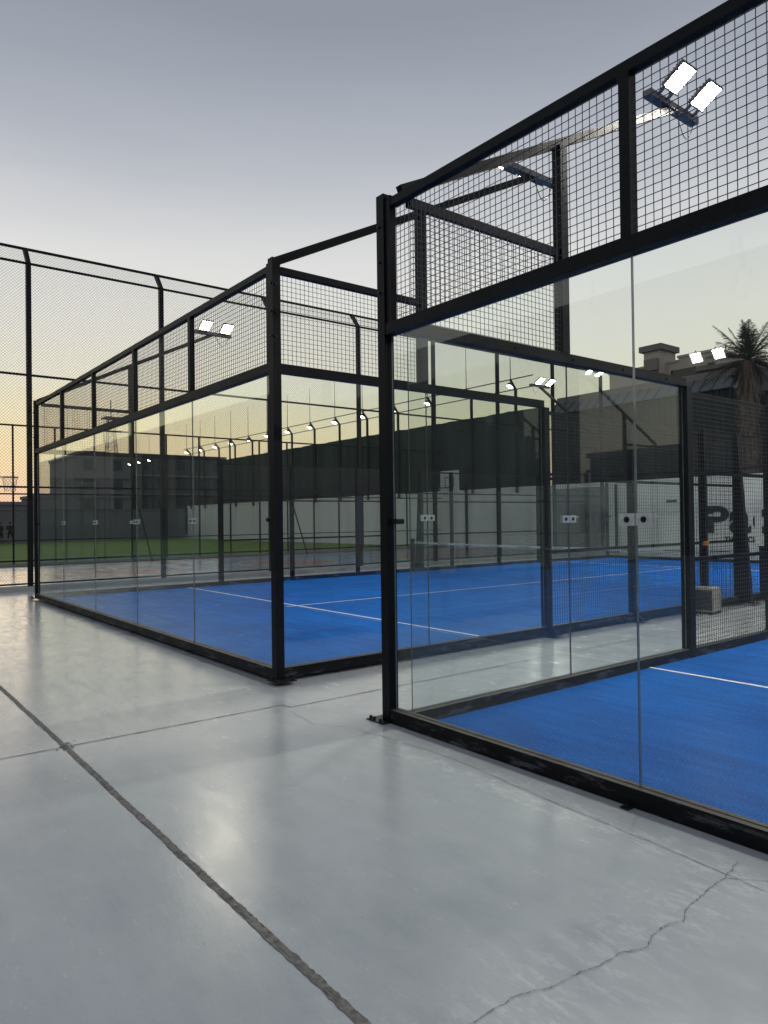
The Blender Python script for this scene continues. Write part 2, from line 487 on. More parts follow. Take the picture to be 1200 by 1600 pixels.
def court(ox, oz, label, eL, eR, near_detail):
    """local x 0..10 across, y 0..20 along; posts stand eL/eR outside the glass planes"""
    root = thing('padel_court_cage', (ox, 0, oz), label, 'padel court')
    W, D = 10.0, 20.0
    def X(v): return ox + v
    Z = oz
    # base frame: four ground beams
    b = MB()
    for y in (0, D): b.box(X(-eL + .05), X(W + eR - .05), y - T, y + T, Z + .004, Z + .108)
    for x in (0, W): b.box(X(x) - T, X(x) + T, T + .002, D - T - .002, Z + .004, Z + .108)
    fr = b.build('base_frame', M['frame'], root)
    # small anchor feet of the frame
    for x in (2, 4, 6, 8):
        f = MB(); f.box(X(x) - .065, X(x) - .015, -T - .055, -T - .001, Z + .002, Z + .010)
        f.wire((X(x) - .04, -T - .03, Z + .01), (X(x) - .04, -T - .03, Z + .026), .010, 6)
        f.build('anchor_foot', M['bolt'], fr)
    # corner posts with base plates and bolts
    for sx, px in ((-1, -eL), (1, W + eR)):
        for sy, y in ((-1, 0), (1, D)):
            c = MB(); y0 = y + sy * .005
            c.box(X(px) - T, X(px) + T, y0 - T, y0 + T, Z + .004, Z + 4.15)
            # second tube that carries the wire panel above the glass
            c.box(X(px) - sx * (T + .002), X(px) - sx * (T + .062), y0 - .03 , y0 + .03, Z + BEAM1 + .002, Z + 4.12) if sx > 0 else \
                c.box(X(px) + T + .002, X(px) + T + .062, y0 - .03, y0 + .03, Z + BEAM1 + .002, Z + 4.12)
            po = c.build('corner_post', M['steel'], root)
            pl = MB(); pl.box(X(px) + sx * .17 if sx < 0 else X(px) - .04, X(px) + .04 if sx < 0 else X(px) + .17, y0 - .11, y0 + .11, Z + .001, Z + .009)
            bo = [(X(px) + sx * .145, y0 - .085, Z + .009), (X(px) + sx * .145, y0 + .085, Z + .009), (X(px) + sx * .02, y0 + sy * .085, Z + .009), (X(px) + sx * .10, y0 + sy * .085, Z + .009)]
            bolt_row(pl, bo, (0, 0, 1), .013, .024)
            pl.build('base_plate', M['bolt'], po)
            for z in (3.38, 3.62, 3.90) if sy < 0 else ():
                for pt, d in (((X(px) + sx * .015, y0 + sy * T, Z + z), (0, sy, 0)), ((X(px) - sx * T, y0, Z + z + .02), (-sx, 0, 0)), ((X(px) + sx * T, y0 + sy * .01, Z + z - .012), (sx, 0, 0))):
                    bolt_row(MB(), [pt], d, .011, .014).build('bolt', M['bolt'], po)
            # latch that holds the glass edge to the post at mid height
            la = MB(); xs = X(px) - sx * T
            la.box(min(xs, xs - sx * .10), max(xs, xs - sx * .10), y0 - .016, y0 + .016, Z + 1.555, Z + 1.592)
            la.wire((xs - sx * .10, y0 - .03, Z + 1.573), (xs - sx * .10, y0 + .03, Z + 1.573), .022, 10)
            la.build('glass_latch', M['bolt'], po)
    # glass: five panels across each end, two on each side at each end
    gap = .004
    def pane(x0, x1, y0, y1):
        q = MB()
        if abs(y1 - y0) < .05: q.box(x0, x1, y0, y1, Z + .108, Z + BEAM0 + .03, 0, [1, 1, 0, 1, 0, 1])
        else: q.box(x0, x1, y0, y1, Z + .108, Z + BEAM0 + .03, 0, [1, 1, 1, 0, 1, 0])
        return q.build('glass_panel', [M['glass'], M['edge']], root)
    def clip(p, axis, parent):
        q = MB(); w, h, t = .102, .034, .006
        for s in (-1, 1):
            for f in (-1, 1):
                a0, a1 = sorted((s * .004, s * w)); c0, c1 = sorted((f * .0065, f * (.0065 + t)))
                if axis == 0: q.box(p[0] + a0, p[0] + a1, p[1] + c0, p[1] + c1, p[2] - h, p[2] + h)
                else: q.box(p[0] + c0, p[0] + c1, p[1] + a0, p[1] + a1, p[2] - h, p[2] + h)
        o = q.build('clip_plate', M['clip'], parent)
        for s in (-1, 1):
            q = MB()
            d = Vector((0, 1, 0)) if axis == 0 else Vector((1, 0, 0))
            c = Vector(p) + (Vector((s * .052, 0, 0)) if axis == 0 else Vector((0, s * .052, 0)))
            q.wire(c - d * .016, c + d * .016, .017, 12); q.wire(c - d * .024, c + d * .024, .010, 6)
            q.build('clip_bolt', M['bolt'], parent)
    for y in (0, D):
        for k in range(5):
            x0 = k * 2 + gap if k else -eL + T + .03
            x1 = (k + 1) * 2 - gap if k < 4 else W + eR - T - .03
            pa = pane(X(x0), X(x1), y - .006, y + .006)
            if k < 4: clip((X((k + 1) * 2), y, Z + 1.5717), 0, pa)
    for x in (0, W):
        for y0, y1 in ((T + .012, 2 - gap), (2 + gap, 4.04), (D - 4.04, D - 2 - gap), (D - 2 + gap, D - T - .012)):
            pa = pane(X(x) - .006, X(x) + .006, y0, y1)
            if abs(y1 - (2 - gap)) < .01: clip((X(x), 2, Z + 1.5717), 1, pa)
            if abs(y1 - (D - 2 - gap)) < .01: clip((X(x), D - 2, Z + 1.5717), 1, pa)
    # beams over the glass, at 3 m
    for y in (0, D):
        b = MB(); b.box(X(-eL + T + .001), X(W + eR - T - .001), y - T, y + T, Z + BEAM0, Z + BEAM1)
        b.build('glass_head_beam', M['steel'], root)
        b = MB(); b.box(X(-eL + T + .064), X(W + eR - T - .064), y - .03, y + .03, Z + TOP0, Z + TOP1)
        b.build('top_rail', M['steel'], root)
        for k in (1, 2, 3, 4):
            b = MB(); b.box(X(2 * k) - .05, X(2 * k) + .016, y - .031, y + .031, Z + BEAM1, Z + TOP0)
            b.build('mesh_post', M['steel'], root)
        w = MB(); grid(w, X(-eL + T + .07), X(W + eR - T - .07), Z + BEAM1 + .01, Z + TOP0 - .005, axis=0, off=y + (.024 if y == 0 else -.024))
        w.build('wire_mesh', M['wire'], root)
    for x, s in ((0, 1), (W, -1)):
        for y0, y1, ym in ((T + .002, 4.06, 1), (D - 4.06, D - T - .002, -1)):
            b = MB(); b.box(X(x) - T, X(x) + T, y0, y1, Z + BEAM0 - .005, Z + BEAM1 - .005)
            bolt_row(b, [(X(x) + s * T, y0 + (y1 - y0) * t, Z + 3.07) for t in (.1, .3, .5, .7, .9)], (s, 0, 0), .011, .010)
            b.build('glass_head_beam', M['steel'], root)
            # stepped wire panel over the first two metres
            a0, a1 = (y0 + .03, 1.90) if ym > 0 else (D - 1.90, y1 - .03)
            b = MB(); b.box(X(x) - .03, X(x) + .03, a0, a1, Z + TOP0 - .01, Z + TOP1 - .01)
            b.build('top_rail', M['steel'], root)
            w = MB(); grid(w, a0, a1, Z + BEAM1 + .005, Z + TOP0 - .015, axis=1, off=X(x) + s * .024)
            w.build('wire_mesh', M['wire'], root)
        # long side: posts, rails and wire
        for y in (4.10, 6.10, 8.20, 11.80, 13.9, 15.9):
            h = 3.0
            b = MB()
            if y in (4.10, 15.9): b.box(X(x) - .055, X(x) + .055, y - .05, y + .05, Z + .004, Z + 3.03)
            else: b.box(X(x) - .05, X(x) + .05, y - .04, y + .04, Z + .004, Z + h)
            po = b.build('side_post', M['steel'], root)
            q = MB(); xo = X(x) - s * .05
            q.box(min(xo, xo - s * .16), max(xo, xo - s * .16), y - .09, y + .09, Z + .001, Z + .009)
            n = len(q.v)
            q.v += [(xo, y - .005, Z + .009), (xo - s * .13, y - .005, Z + .009), (xo, y - .005, Z + .13), (xo, y + .005, Z + .009), (xo - s * .13, y + .005, Z + .009), (xo, y + .005, Z + .13)]
            for fc in ((0, 1, 2), (5, 4, 3), (0, 3, 4, 1), (1, 4, 5, 2), (2, 5, 3, 0)):
                q.f.append(tuple(n + i for i in fc)); q.mi.append(0)
            bolt_row(q, [(xo - s * .12, y - .06, Z + .009), (xo - s * .12, y + .06, Z + .009)], (0, 0, 1), .012, .02)
            q.build('base_plate', M['bolt'], po)
        # buttress posts beside the net
        for y in (9.36, 10.56):
            q = MB(); xi, xo = X(x) + s * .05, X(x) - s * .05; xb = X(x) - s * .25
            q.hexa([(xi, y - .05, Z + .004), (xb, y - .05, Z + .004), (xb, y + .05, Z + .004), (xi, y + .05, Z + .004),
                    (xi, y - .05, Z + 3.0), (xo, y - .05, Z + 3.0), (xo, y + .05, Z + 3.0), (xi, y + .05, Z + 3.0)])
            po = q.build('buttress_post', M['steel'], root)
            q = MB(); q.box(min(xb, xb - s * .09), max(xb, xb - s * .09), y - .09, y + .09, Z + .001, Z + .012)
            bolt_row(q, [(xb - s * .05, y - .06, Z + .012), (xb - s * .05, y + .06, Z + .012)], (0, 0, 1), .012, .02)
            q.build('base_plate', M['bolt'], po)
        for y0, y1 in ((4.16, 9.31), (10.61, D - 4.16)):
            for z in (1.10, 2.08, 2.97):
                b = MB(); b.box(X(x) - .02, X(x) + .02, y0, y1, Z + z - .02, Z + z + .02)
                b.build('side_rail', M['steel'], root)
            w = MB(); grid(w, y0, y1, Z + .112, Z + 2.985, axis=1, off=X(x) + s * .0245)
            w.build('wire_mesh', M['wire'], root)
    # blue turf and lines
    t = MB(); t.box(X(T + .002), X(W - T - .002), T + .002, D - T - .002, Z + .0005, Z + .014)
    tag(t.build('blue_turf_surface', M['turf']), kind='structure')
    q = MB()
    for y in (3.25, 16.75): q.quad((X(.046), y - .025, Z + .018), (X(W - .046), y - .025, Z + .018), (X(W - .046), y + .025, Z + .018), (X(.046), y + .025, Z + .018))
    q.quad((X(4.975), 3.02, Z + .022), (X(5.025), 3.02, Z + .022), (X(5.025), 17, Z + .022), (X(4.975), 17, Z + .022))
    tag(q.build('court_line', M['line']), kind='structure')
    return root


court(0, 0, 'nearest black padel court cage with blue turf, cut off by the right edge', .195, .195, True)
court(-12.0, .03, 'second padel court cage across the aisle, whole end wall of five glass panels visible', .10, .035, False)


def net(ox, oz, label):
    root = thing('padel_net', (ox + 5, 10.2, oz), label, 'net')
    for x in (.03, 10.06):
        p = MB(); p.box(ox + x - .045, ox + x + .045, 10.155, 10.245, oz + .014, oz + .97)
        p.box(ox + x - .06, ox + x + .06, 10.14, 10.26, oz + .97, oz + .98)
        p.build('net_post', M['steel'], root)
    def sag(x): return oz + .90 - .04 * (1 - ((x - 5) / 5) ** 2)
    w = MB(); xs = [.09 + (9.91) * k / 218 for k in range(219)]
    for x in xs: w.wire((ox + x, 10.2, oz + .03), (ox + x, 10.2, sag(x) - .02), .0018, 3)
    for k in range(20):
        f = k / 19
        for a, b in zip(range(0, 10), range(1, 11)):
            xa, xb = .09 + 9.91 * a / 10, .09 + 9.91 * b / 10
            w.wire((ox + xa, 10.203, oz + .03 + (sag(xa) - .05 - oz) * f), (ox + xb, 10.203, oz + .03 + (sag(xb) - .05 - oz) * f), .0018, 3)
    w.build('net_mesh', M['netcord'], root)
    b = MB(); d = MB()
    for a in range(20):
        xa, xb = .09 + 9.91 * a / 20, .09 + 9.91 * (a + 1) / 20
        b.hexa([(ox + xa, 10.185, sag(xa) - .055), (ox + xb, 10.185, sag(xb) - .055), (ox + xb, 10.215, sag(xb) - .055), (ox + xa, 10.215, sag(xa) - .055),
                (ox + xa, 10.185, sag(xa)), (ox + xb, 10.185, sag(xb)), (ox + xb, 10.215, sag(xb)), (ox + xa, 10.215, sag(xa))])
        if a % 4 in (0, 2):
            za = sag((xa + xb) / 2)
            d.box(ox + xa + .06, ox + xb - .05, 10.182, 10.1845, za - .038, za - .022)
    bd = b.build('top_band', M['band'], root); d.build('band_print', M['ink'], bd)


net(-12.0, .03, 'white banded padel net across the second blue court, seen through the glass')
net(0.0, 0, 'padel net of the nearest court, behind the right edge of the photo')


# ------------------------------------------------------------------ court floodlights
def floodlight(x, ylow, dirn, side, oz, label, lens=None, housing='alu'):
    """mast and rising arm on the side wall; dirn = +1 the arm rises towards +y, side = +1 the lamps look towards +x"""
    root = thing('court_floodlight', (x, ylow + dirn * 1.95, oz + 3.125), label, 'floodlight', 'floodlights on arms over the padel courts')
    Y = lambda s: ylow + dirn * s
    Z = lambda s: oz + 4.135 + .5 * s
    a = MB(); a.bar((x, Y(.0), Z(0) - .01), (x, Y(3.92), Z(3.92)), .06, .08)
    a.build('arm', M['armsteel'], root)
    m = MB(); ya, yb = sorted((Y(1.90), Y(2.0))); m.box(x - .05, x + .05, ya, yb, oz + BEAM1 - .003, oz + 5.07); m.build('mast', M['steel'], root)
    zc = oz + 6.12
    c = MB(); y0, y1 = sorted((Y(3.44), Y(4.42)))
    c.box(x - .05, x + .05, y0, y1, zc - .035, zc + .035); c.build('crossbar', M['alu'], root)
    t = R(31)
    for yc in (3.66, 4.20):
        yy = Y(yc); h = MB()
        ux = Vector((side * math.cos(t), 0, math.sin(t))); nz = Vector((-side * math.sin(t), 0, math.cos(t))); vy = Vector((0, 1, 0))
        o = Vector((x + side * .13, yy, zc + .04))
        def P(a, b, c_): return o + ux * a + vy * b + nz * c_
        LN, HW = .29, .135
        def blk(a0, a1, b0, b1, c0, c1):
            h.hexa([P(a0, b0, c0), P(a1, b0, c0), P(a1, b1, c0), P(a0, b1, c0), P(a0, b0, c1), P(a1, b0, c1), P(a1, b1, c1), P(a0, b1, c1)])
        blk(0, LN, -HW, HW, .012, .032)
        for k in range(7): blk(.018 + .038 * k, .030 + .038 * k, -HW + .005, HW - .005, .032, .052)
        blk(-.13, 0.0, -.10, -.07, .0, .025); blk(-.13, 0.0, .07, .10, .0, .025)
        blk(.0, LN, -HW, -HW + .014, -.006, .012); blk(.0, LN, HW - .014, HW, -.006, .012); blk(.0, .016, -HW + .014, HW - .014, -.035, .012); blk(LN - .016, LN, -HW + .014, HW - .014, -.006, .012)
        hd = h.build('lamp_head', M['alu'], root)
        q = MB(); a0, a1, b1 = .016, LN - .016, HW - .014
        q.quad(P(a0, -b1, .006), P(a0, b1, .006), P(a1, b1, .006), P(a1, -b1, .006))
        q.build('lens', lens or M['lens'], hd)
    cb = MB(); pts = []
    for k in range(13):
        f = k / 12; pts.append((x + side * .02, Y(4.0 + .36 * f), zc - .03 - .24 * math.sin(PI * f)))
    cb.tube(pts, .006, 5); cb.build('cable', M['cable'], root)
    return root


M['armsteel'] = mat('grey_black_arm', (.0075, .0073, .007), .5, .3, 8, spec=.15)
floodlight(0, 0, 1, 1, 0, 'pair of lit white lamps on the long arm at the top right')
floodlight(10, 0, 1, -1, 0, 'lit floodlight on the far right side of the nearest court, outside the picture')
floodlight(0, 20, -1, 1, 0, 'floodlight on the back left corner of the nearest court, outside the picture', lens=M['lens_back'])
floodlight(10, 20, -1, -1, 0, 'floodlight at the back right of the nearest court, seen only reflected')
floodlight(-2, 0, 1, -1, .03, 'dark double lamp seen edge-on from behind, on the arm over the second court')
floodlight(-12, 0, 1, 1, .03, 'pair of glaring lamps facing the camera above the far left side of the second court', lens=M['lens_far'])
floodlight(-2, 20, -1, -1, .03, 'floodlight on the back right corner of the second court, outside the picture', lens=M['lens_back'])
floodlight(-12, 20, -1, 1, .03, 'pair of bright lamps on the back left corner of the second court')


yl = thing('yard_floodlight', (-5.9, -16.1, 0), 'twin floodlight on a mast behind the camera, seen only reflected in the near glass', 'floodlight')
b = MB(); b.wire((-5.9, -16.1, 0), (-5.9, -16.1, 6.0), .06, 10, r2=.045); b.build('mast', M['steel'], yl)
b = MB(); b.box(-6.5, -5.3, -16.14, -16.06, 5.88, 5.96); b.build('crossbar', M['steel'], yl)
for xx in (-6.22, -5.58):
    b = MB(); b.hexa([(xx - .17, -15.98, 5.90), (xx + .17, -15.98, 5.90), (xx + .17, -16.04, 5.94), (xx - .17, -16.04, 5.94),
                      (xx - .17, -15.80, 6.16), (xx + .17, -15.80, 6.16), (xx + .17, -15.86, 6.20), (xx - .17, -15.86, 6.20)])
    hd = b.build('lamp_head', M['alu'], yl)
    b = MB(); b.quad((xx - .15, -15.957, 5.915), (xx - .15, -15.793, 6.15), (xx + .15, -15.793, 6.15), (xx + .15, -15.957, 5.915)); b.build('lens', M['lens_yard'], hd)


# ------------------------------------------------------------------ fences
def chain(mb, axis, off, a, b, z0, z1, step, r, seg=1.1, lean=None):
    """diamond mesh in the plane; lean = (dx per dz) for a tilted panel"""
    def pt(s, z):
        d = off + (lean * (z - z0) if lean else 0)
        return (d, s, z) if axis == 1 else (s, d, z)
    h = z1 - z0
    n = int((b - a + h) / step)
    for sgn in (1, -1):
        for k in range(n + 1):
            s0 = a - h + k * step if sgn > 0 else a + k * step
            # line s = s0 + sgn*t, z = z0 + t
            t0, t1 = 0, h
            if sgn > 0: t0 = max(0, a - s0); t1 = min(h, b - s0)
            else: t0 = max(0, s0 - b); t1 = min(h, s0 - a)
            if t1 - t0 < .02: continue
            m = max(1, int((t1 - t0) / seg))
            for j in range(m):
                ta, tb = t0 + (t1 - t0) * j / m, t0 + (t1 - t0) * (j + 1) / m
                mb.wire(pt(s0 + sgn * ta, z0 + ta), pt(s0 + sgn * tb, z0 + tb), r, 3)
    return mb


FX = -14.6
fence = thing('chain_link_fence', (FX, 8, .1), 'tall black chain-link fence with bent top beyond the second court, on the kerb', 'fence')
for k in range(-1, 8):
    y = .38 + 3.27 * k
    p = MB(); p.box(FX - .055, FX + .055, y - .055, y + .055, .10, 7.9)
    p.hexa([(FX - .05, y - .05, 7.9), (FX + .055, y - .05, 7.9), (FX + .055, y + .05, 7.9), (FX - .05, y + .05, 7.9),
            (FX - .39, y - .05, 8.32), (FX - .30, y - .05, 8.36), (FX - .30, y + .05, 8.36), (FX - .39, y + .05, 8.32)])
    p.build('fence_post', M['steel'], fence)
for x, z, w in ((FX - .34, 8.34, .055), (FX, 7.88, .05), (FX, 5.18, .05), (FX, 2.48, .045), (FX, .16, .04)):
    p = MB(); p.box(x - w / 2, x + w / 2, -3.0, 23.3, z - w / 2, z + w / 2); p.build('fence_rail', M['steel'], fence)
w = MB(); chain(w, 1, FX - .065, -3.0, 23.3, .18, 7.86, .075, .0024); w.build('chain_link', M['chain'], fence)
w = MB(); chain(w, 1, FX - .03, -3.0, 23.3, 7.92, 8.32, .075, .0024, lean=-.75); w.build('chain_link', M['chain'], fence)

GX = -25.2
fence2 = thing('pitch_fence', (GX, 8, .12), 'thinner black fence between the basketball court and the green pitch', 'fence')
for k in range(20):
    y = -5.3 + 1.46 * k
    p = MB(); p.box(GX - .03, GX + .03, y - .03, y + .03, .12, 5.3); p.build('fence_post', M['steel'], fence2)
    if k in (8, 13):
        p = MB(); p.bar((GX + .04, y + .15, 2.7), (GX + .9, y + .5, .03), .045); p.build('brace', M['steel'], fence2)
for z, wd in ((5.28, .06), (2.72, .055), (.98, .04), (.22, .06)):
    p = MB(); p.box(GX - wd / 2, GX + wd / 2, -6, 23.5, z - wd / 2, z + wd / 2); p.build('fence_rail', M['steel'], fence2)

# boundary wall with lettering, screened fence with lamps on top
WY = 24.0
wall = thing('boundary_wall', (-20, WY + .1, 0), 'long white boundary wall behind the courts with dark green lettering', 'wall')
b = MB(); b.box(-61.8, 40, WY, WY + .2, -.1, 3.06); b.box(-61.8, 40, WY - .03, WY + .23, 3.06, 3.14)
for k in range(32): b.box(-61.0 + 3.1 * k - .12, -61.0 + 3.1 * k + .12, WY - .04, WY, -.1, 3.06)
b.build('wall_body', M['wall'], wall)
b = MB(); b.box(-12.0, -11.3, WY - .03, WY - .002, 2.15, 2.25); b.build('wall_plate', M['ink'], wall)


def text(body, size, loc, name, bold, parent, ext=.012, wide=1.0):
    c = bpy.data.curves.new(name, 'FONT'); c.body = body; c.size = size; c.extrude = ext; c.offset = bold; c.space_character = 1.06
    o = bpy.data.objects.new(name, c); COL.objects.link(o)
    dg = bpy.context.evaluated_depsgraph_get(); me = bpy.data.meshes.new_from_object(o.evaluated_get(dg))
    bpy.data.objects.remove(o)
    me.materials.clear(); me.materials.append(M['letter'])
    me.transform(Matrix.Rotation(PI / 2, 4, 'X') @ Matrix.Diagonal((wide, 1, 1, 1)))
    o = bpy.data.objects.new(name, me); COL.objects.link(o); o.parent = parent
    o.location = Vector(loc) - parent.location
    return o


a_, b_ = at(866, 858, 1, WY), at(951, 760, 1, WY)
q = MB(); q.box(a_.x, b_.x, WY - .06, WY - .002, a_.z, b_.z)
for k in range(14):
    z = a_.z + (b_.z - a_.z) * k / 14; q.box(a_.x, b_.x, WY - .075, WY - .061, z, z + .03)
q.build('roller_door', M['greywall'], wall)
a_ = at(964, 760, 1, WY); q = MB(); q.wire((a_.x, WY - .09, 0), (a_.x, WY - .09, 3.0), .06, 8); q.build('drain_pipe', M['steel'], wall)


def fit_text(body, size, u0, u1, vbase, bold, name='lettering'):
    a, b_ = at(u0, vbase, 1, WY - .02), at(u1, vbase, 1, WY - .02)
    o = text(body, size, (a.x, WY - .02, a.z), name, bold, wall)
    xs = [v.co.x for v in o.data.vertices]; k = (b_.x - a.x) / (max(xs) - min(xs)); m0 = min(xs)
    for v in o.data.vertices: v.co.x = (v.co.x - m0) * k
    return o


fit_text('P', 1.42, 1104, 1139, 831, .045)
fit_text('a', 1.70, 1140, 1174, 831, .06)
fit_text('d', 1.70, 1177, 1212, 831, .06)
fit_text('THE SOCIAL', .29, 1132.5, 1192, 846.5, .007)

scr = thing('screened_fence', (-40, WY + .1, 3.14), 'tall dark green windscreen fence with bent lamp posts standing on the white wall', 'fence')
px_ = [-20.05 - 3.13 * k for k in range(14)]
for x in px_ + [-70.7, -73.8, -76.9]:
    p = MB(); z0 = 2.85; y = WY - .09
    p.box(x - .06, x + .06, y - .06, y + .05, z0, 8.05)
    p.hexa([(x - .05, y - .06, 8.05), (x + .05, y - .06, 8.05), (x + .05, y + .05, 8.05), (x - .05, y + .05, 8.05),
            (x - .04, y - .42, 8.47), (x + .04, y - .42, 8.47), (x + .04, y - .34, 8.52), (x - .04, y - .34, 8.52)])
    p.wire((x, y - .38, 8.5), (x, y - .38, 10.9), .022, 5, r2=.012)
    p.build('fence_post', M['steel'], scr)
for yy, z in ((WY - .47, 8.5), (WY - .09, 8.05)):
    p = MB(); p.box(-61.5, -18.6, yy - .022, yy + .022, z - .022, z + .022); p.build('fence_rail', M['steel'], scr)
b = MB()
n = 210
for k in range(n):       # gently pleated cloth, bellied by the wind
    xa, xb = -55.0 + (36.6) * k / n, -55.0 + 36.6 * (k + 1) / n
    def yv(x): return WY + .06 + .035 * math.sin(x * 4.1) + .03 * math.sin(x * 1.3)
    def tz(x): return 7.0 + .012 * math.sin(x * 2.03) + .010 * math.sin(x * 5.7)
    b.hexa([(xa, yv(xa), 3.15), (xb, yv(xb), 3.15), (xb, yv(xb) + .02, 3.15), (xa, yv(xa) + .02, 3.15),
            (xa, yv(xa), tz(xa)), (xb, yv(xb), tz(xb)), (xb, yv(xb) + .02, tz(xb)), (xa, yv(xa) + .02, tz(xa))])
b.build('windscreen', M['screen'], scr)

ORD = ['first', 'second', 'third', 'fourth', 'fifth', 'sixth', 'seventh', 'eighth', 'ninth', 'tenth', 'eleventh', 'twelfth', 'thirteenth', 'fourteenth']


def fence_lamp(x, label):
    y = WY - .50
    r = thing('fence_lamp', (x, y, 8.40), label, 'lamp', 'row of small lamps on the bent fence posts')
    h = MB(); h.hexa([(x - .13, y - .12, 8.22), (x + .13, y - .12, 8.22), (x + .13, y + .10, 8.12), (x - .13, y + .10, 8.12),
                      (x - .09, y - .06, 8.34), (x + .09, y - .06, 8.34), (x + .09, y + .08, 8.28), (x - .09, y + .08, 8.28)])
    h.bar((x, y + .03, 8.30), (x, y + .08, 8.45), .04); h.build('lamp_head', M['darklamp'], r)
    q = MB(); q.hexa([(x - .085, y - .135, 8.17), (x + .085, y - .135, 8.17), (x + .085, y + .085, 8.07), (x - .085, y + .085, 8.07),
                      (x - .085, y - .124, 8.21), (x + .085, y - .124, 8.21), (x + .085, y + .096, 8.11), (x - .085, y + .096, 8.11)])
    q.build('lens', M['lens_small'], r)


for k, x in enumerate(px_): fence_lamp(x, f'small bright lamp on the bent fence post, {ORD[k]} from the right above the dark windscreen')
for k, x in enumerate((-70.7, -73.8, -76.9)): fence_lamp(x, f'tiny far lamp in front of the distant dark block, {ORD[k]} from the right of three')

# far grey wall closing the pitch
fwall = thing('pitch_end_wall', (-62.2, 15, 0), 'low grey wall along the far end of the green pitch', 'wall')
b = MB(); b.box(-62.4, -62.0, -60, 23.8, -.1, 2.75); b.box(-62.45, -61.95, -60, 23.8, 2.75, 2.85); b.build('wall_body', M['greywall'], fwall)


# ------------------------------------------------------------------ basketball hoops
def hoop(x, y, face, label):
    r = thing('basketball_hoop', (x, y - face * 1.1, 0), label, 'basketball hoop')
    p = MB(); p.wire((x, y - face * 1.1, 0), (x, y - face * 1.1, 3.3), .07, 10); p.build('pole', M['steel'], r)
    p = MB(); p.bar((x, y - face * 1.1, 2.9), (x, y - face * .05, 3.3), .07); p.bar((x, y - face * 1.1, 3.25), (x, y - face * .05, 3.45), .05); p.build('arm', M['steel'], r)
    p = MB(); ya, yb = sorted((y - face * .04, y)); p.box(x - .62, x + .62, ya, yb, 2.88, 3.84); bd = p.build('backboard', M['board'], r)
    p = MB(); f0, f1 = sorted((y + face * .002, y + face * .006))
    for a0, a1, z0, z1 in ((-.3, .3, 3.5, 3.54), (-.3, .3, 3.05, 3.09), (-.3, -.26, 3.09, 3.5), (.26, .3, 3.09, 3.5)): p.box(x + a0, x + a1, f0, f1, z0, z1)
    p.build('target_square', M['ink'], bd)
    p = MB(); c = Vector((x, y + face * .38, 3.03)); pts = [c + Vector((math.cos(a * PI / 10) * .228, math.sin(a * PI / 10) * .228, 0)) for a in range(21)]
    p.tube(pts, .012, 6); p.bar((x, y, 3.03), (x, y + face * .15, 3.03), .06, .03); p.build('rim', M['red'], r)
    p = MB()
    for k in range(12):
        for s in (1, -1):
            prev = None
            for j in range(5):
                a = (k + s * j * .5) * PI / 6; rr = .226 - .075 * (j / 4) ** .7
                q = c + Vector((math.cos(a) * rr, math.sin(a) * rr, -.11 * j))
                if prev is not None: p.wire(prev, q, .004, 3)
                prev = q
    p.build('net', M['band'], r)


hoop(-20.4, 19.6, -1, 'basketball hoop with white backboard and black square, beyond the second court')
hoop(-20.0, .56, 1, 'basketball hoop seen edge-on at the left edge of the photo, with a net')

# ------------------------------------------------------------------ things in the aisle
cab = thing('metal_cabinet', (-1.78, 8.05, 0), 'small grey metal cooler cabinet standing on the aisle floor beside the second court', 'cabinet')
a = R(8); ca, sa = math.cos(a), math.sin(a)
def cb_(x, y, z): return Vector((-1.74 + (x * ca - y * sa) * .80, 7.78 + (x * sa + y * ca) * .80, z * .95))
def cblk(mb, x0, x1, y0, y1, z0, z1):
    mb.hexa([cb_(x0, y0, z0), cb_(x1, y0, z0), cb_(x1, y1, z0), cb_(x0, y1, z0), cb_(x0, y0, z1), cb_(x1, y0, z1), cb_(x1, y1, z1), cb_(x0, y1, z1)])
b = MB(); cblk(b, -.19, .19, -.19, .19, .05, .43); cblk(b, -.20, .20, -.20, .20, .43, .45)
for sx in (-1, 1):
    for sy in (-1, 1): cblk(b, sx * .195 - .012, sx * .195 + .012, sy * .195 - .012, sy * .195 + .012, .05, .43)
b.build('cabinet_body', M['cabinet'], cab)
b = MB(); cblk(b, -.175, .175, -.196, -.191, .07, .41)
for k in range(9): cblk(b, -.17, .17, -.206, -.197, .085 + .035 * k, .10 + .035 * k)
b.build('louvre_panel', M['cabinet_dark'], cab)
for sx in (-.15, .15):
    b = MB(); cblk(b, sx - .04, sx + .04, -.22, .26, .0, .05); b.build('foot', M['bolt'], cab)

bt = thing('warning_beacon', at(1101, 849, 0, -1.93), 'small orange and yellow fixture clipped to the black post above the cabinet', 'beacon')
p0 = bt.location.copy()
b = MB(); b.wire(p0 + Vector((0, 0, -.035)), p0 + Vector((0, 0, .03)), .035, 10, r2=.030); b.build('beacon_lens', M['orange'], bt)
b = MB(); b.box(p0.x - .03, p0.x + .03, p0.y + .032, p0.y + .09, p0.z - .035, p0.z + .035); b.build('beacon_bracket', M['yellow'], bt)

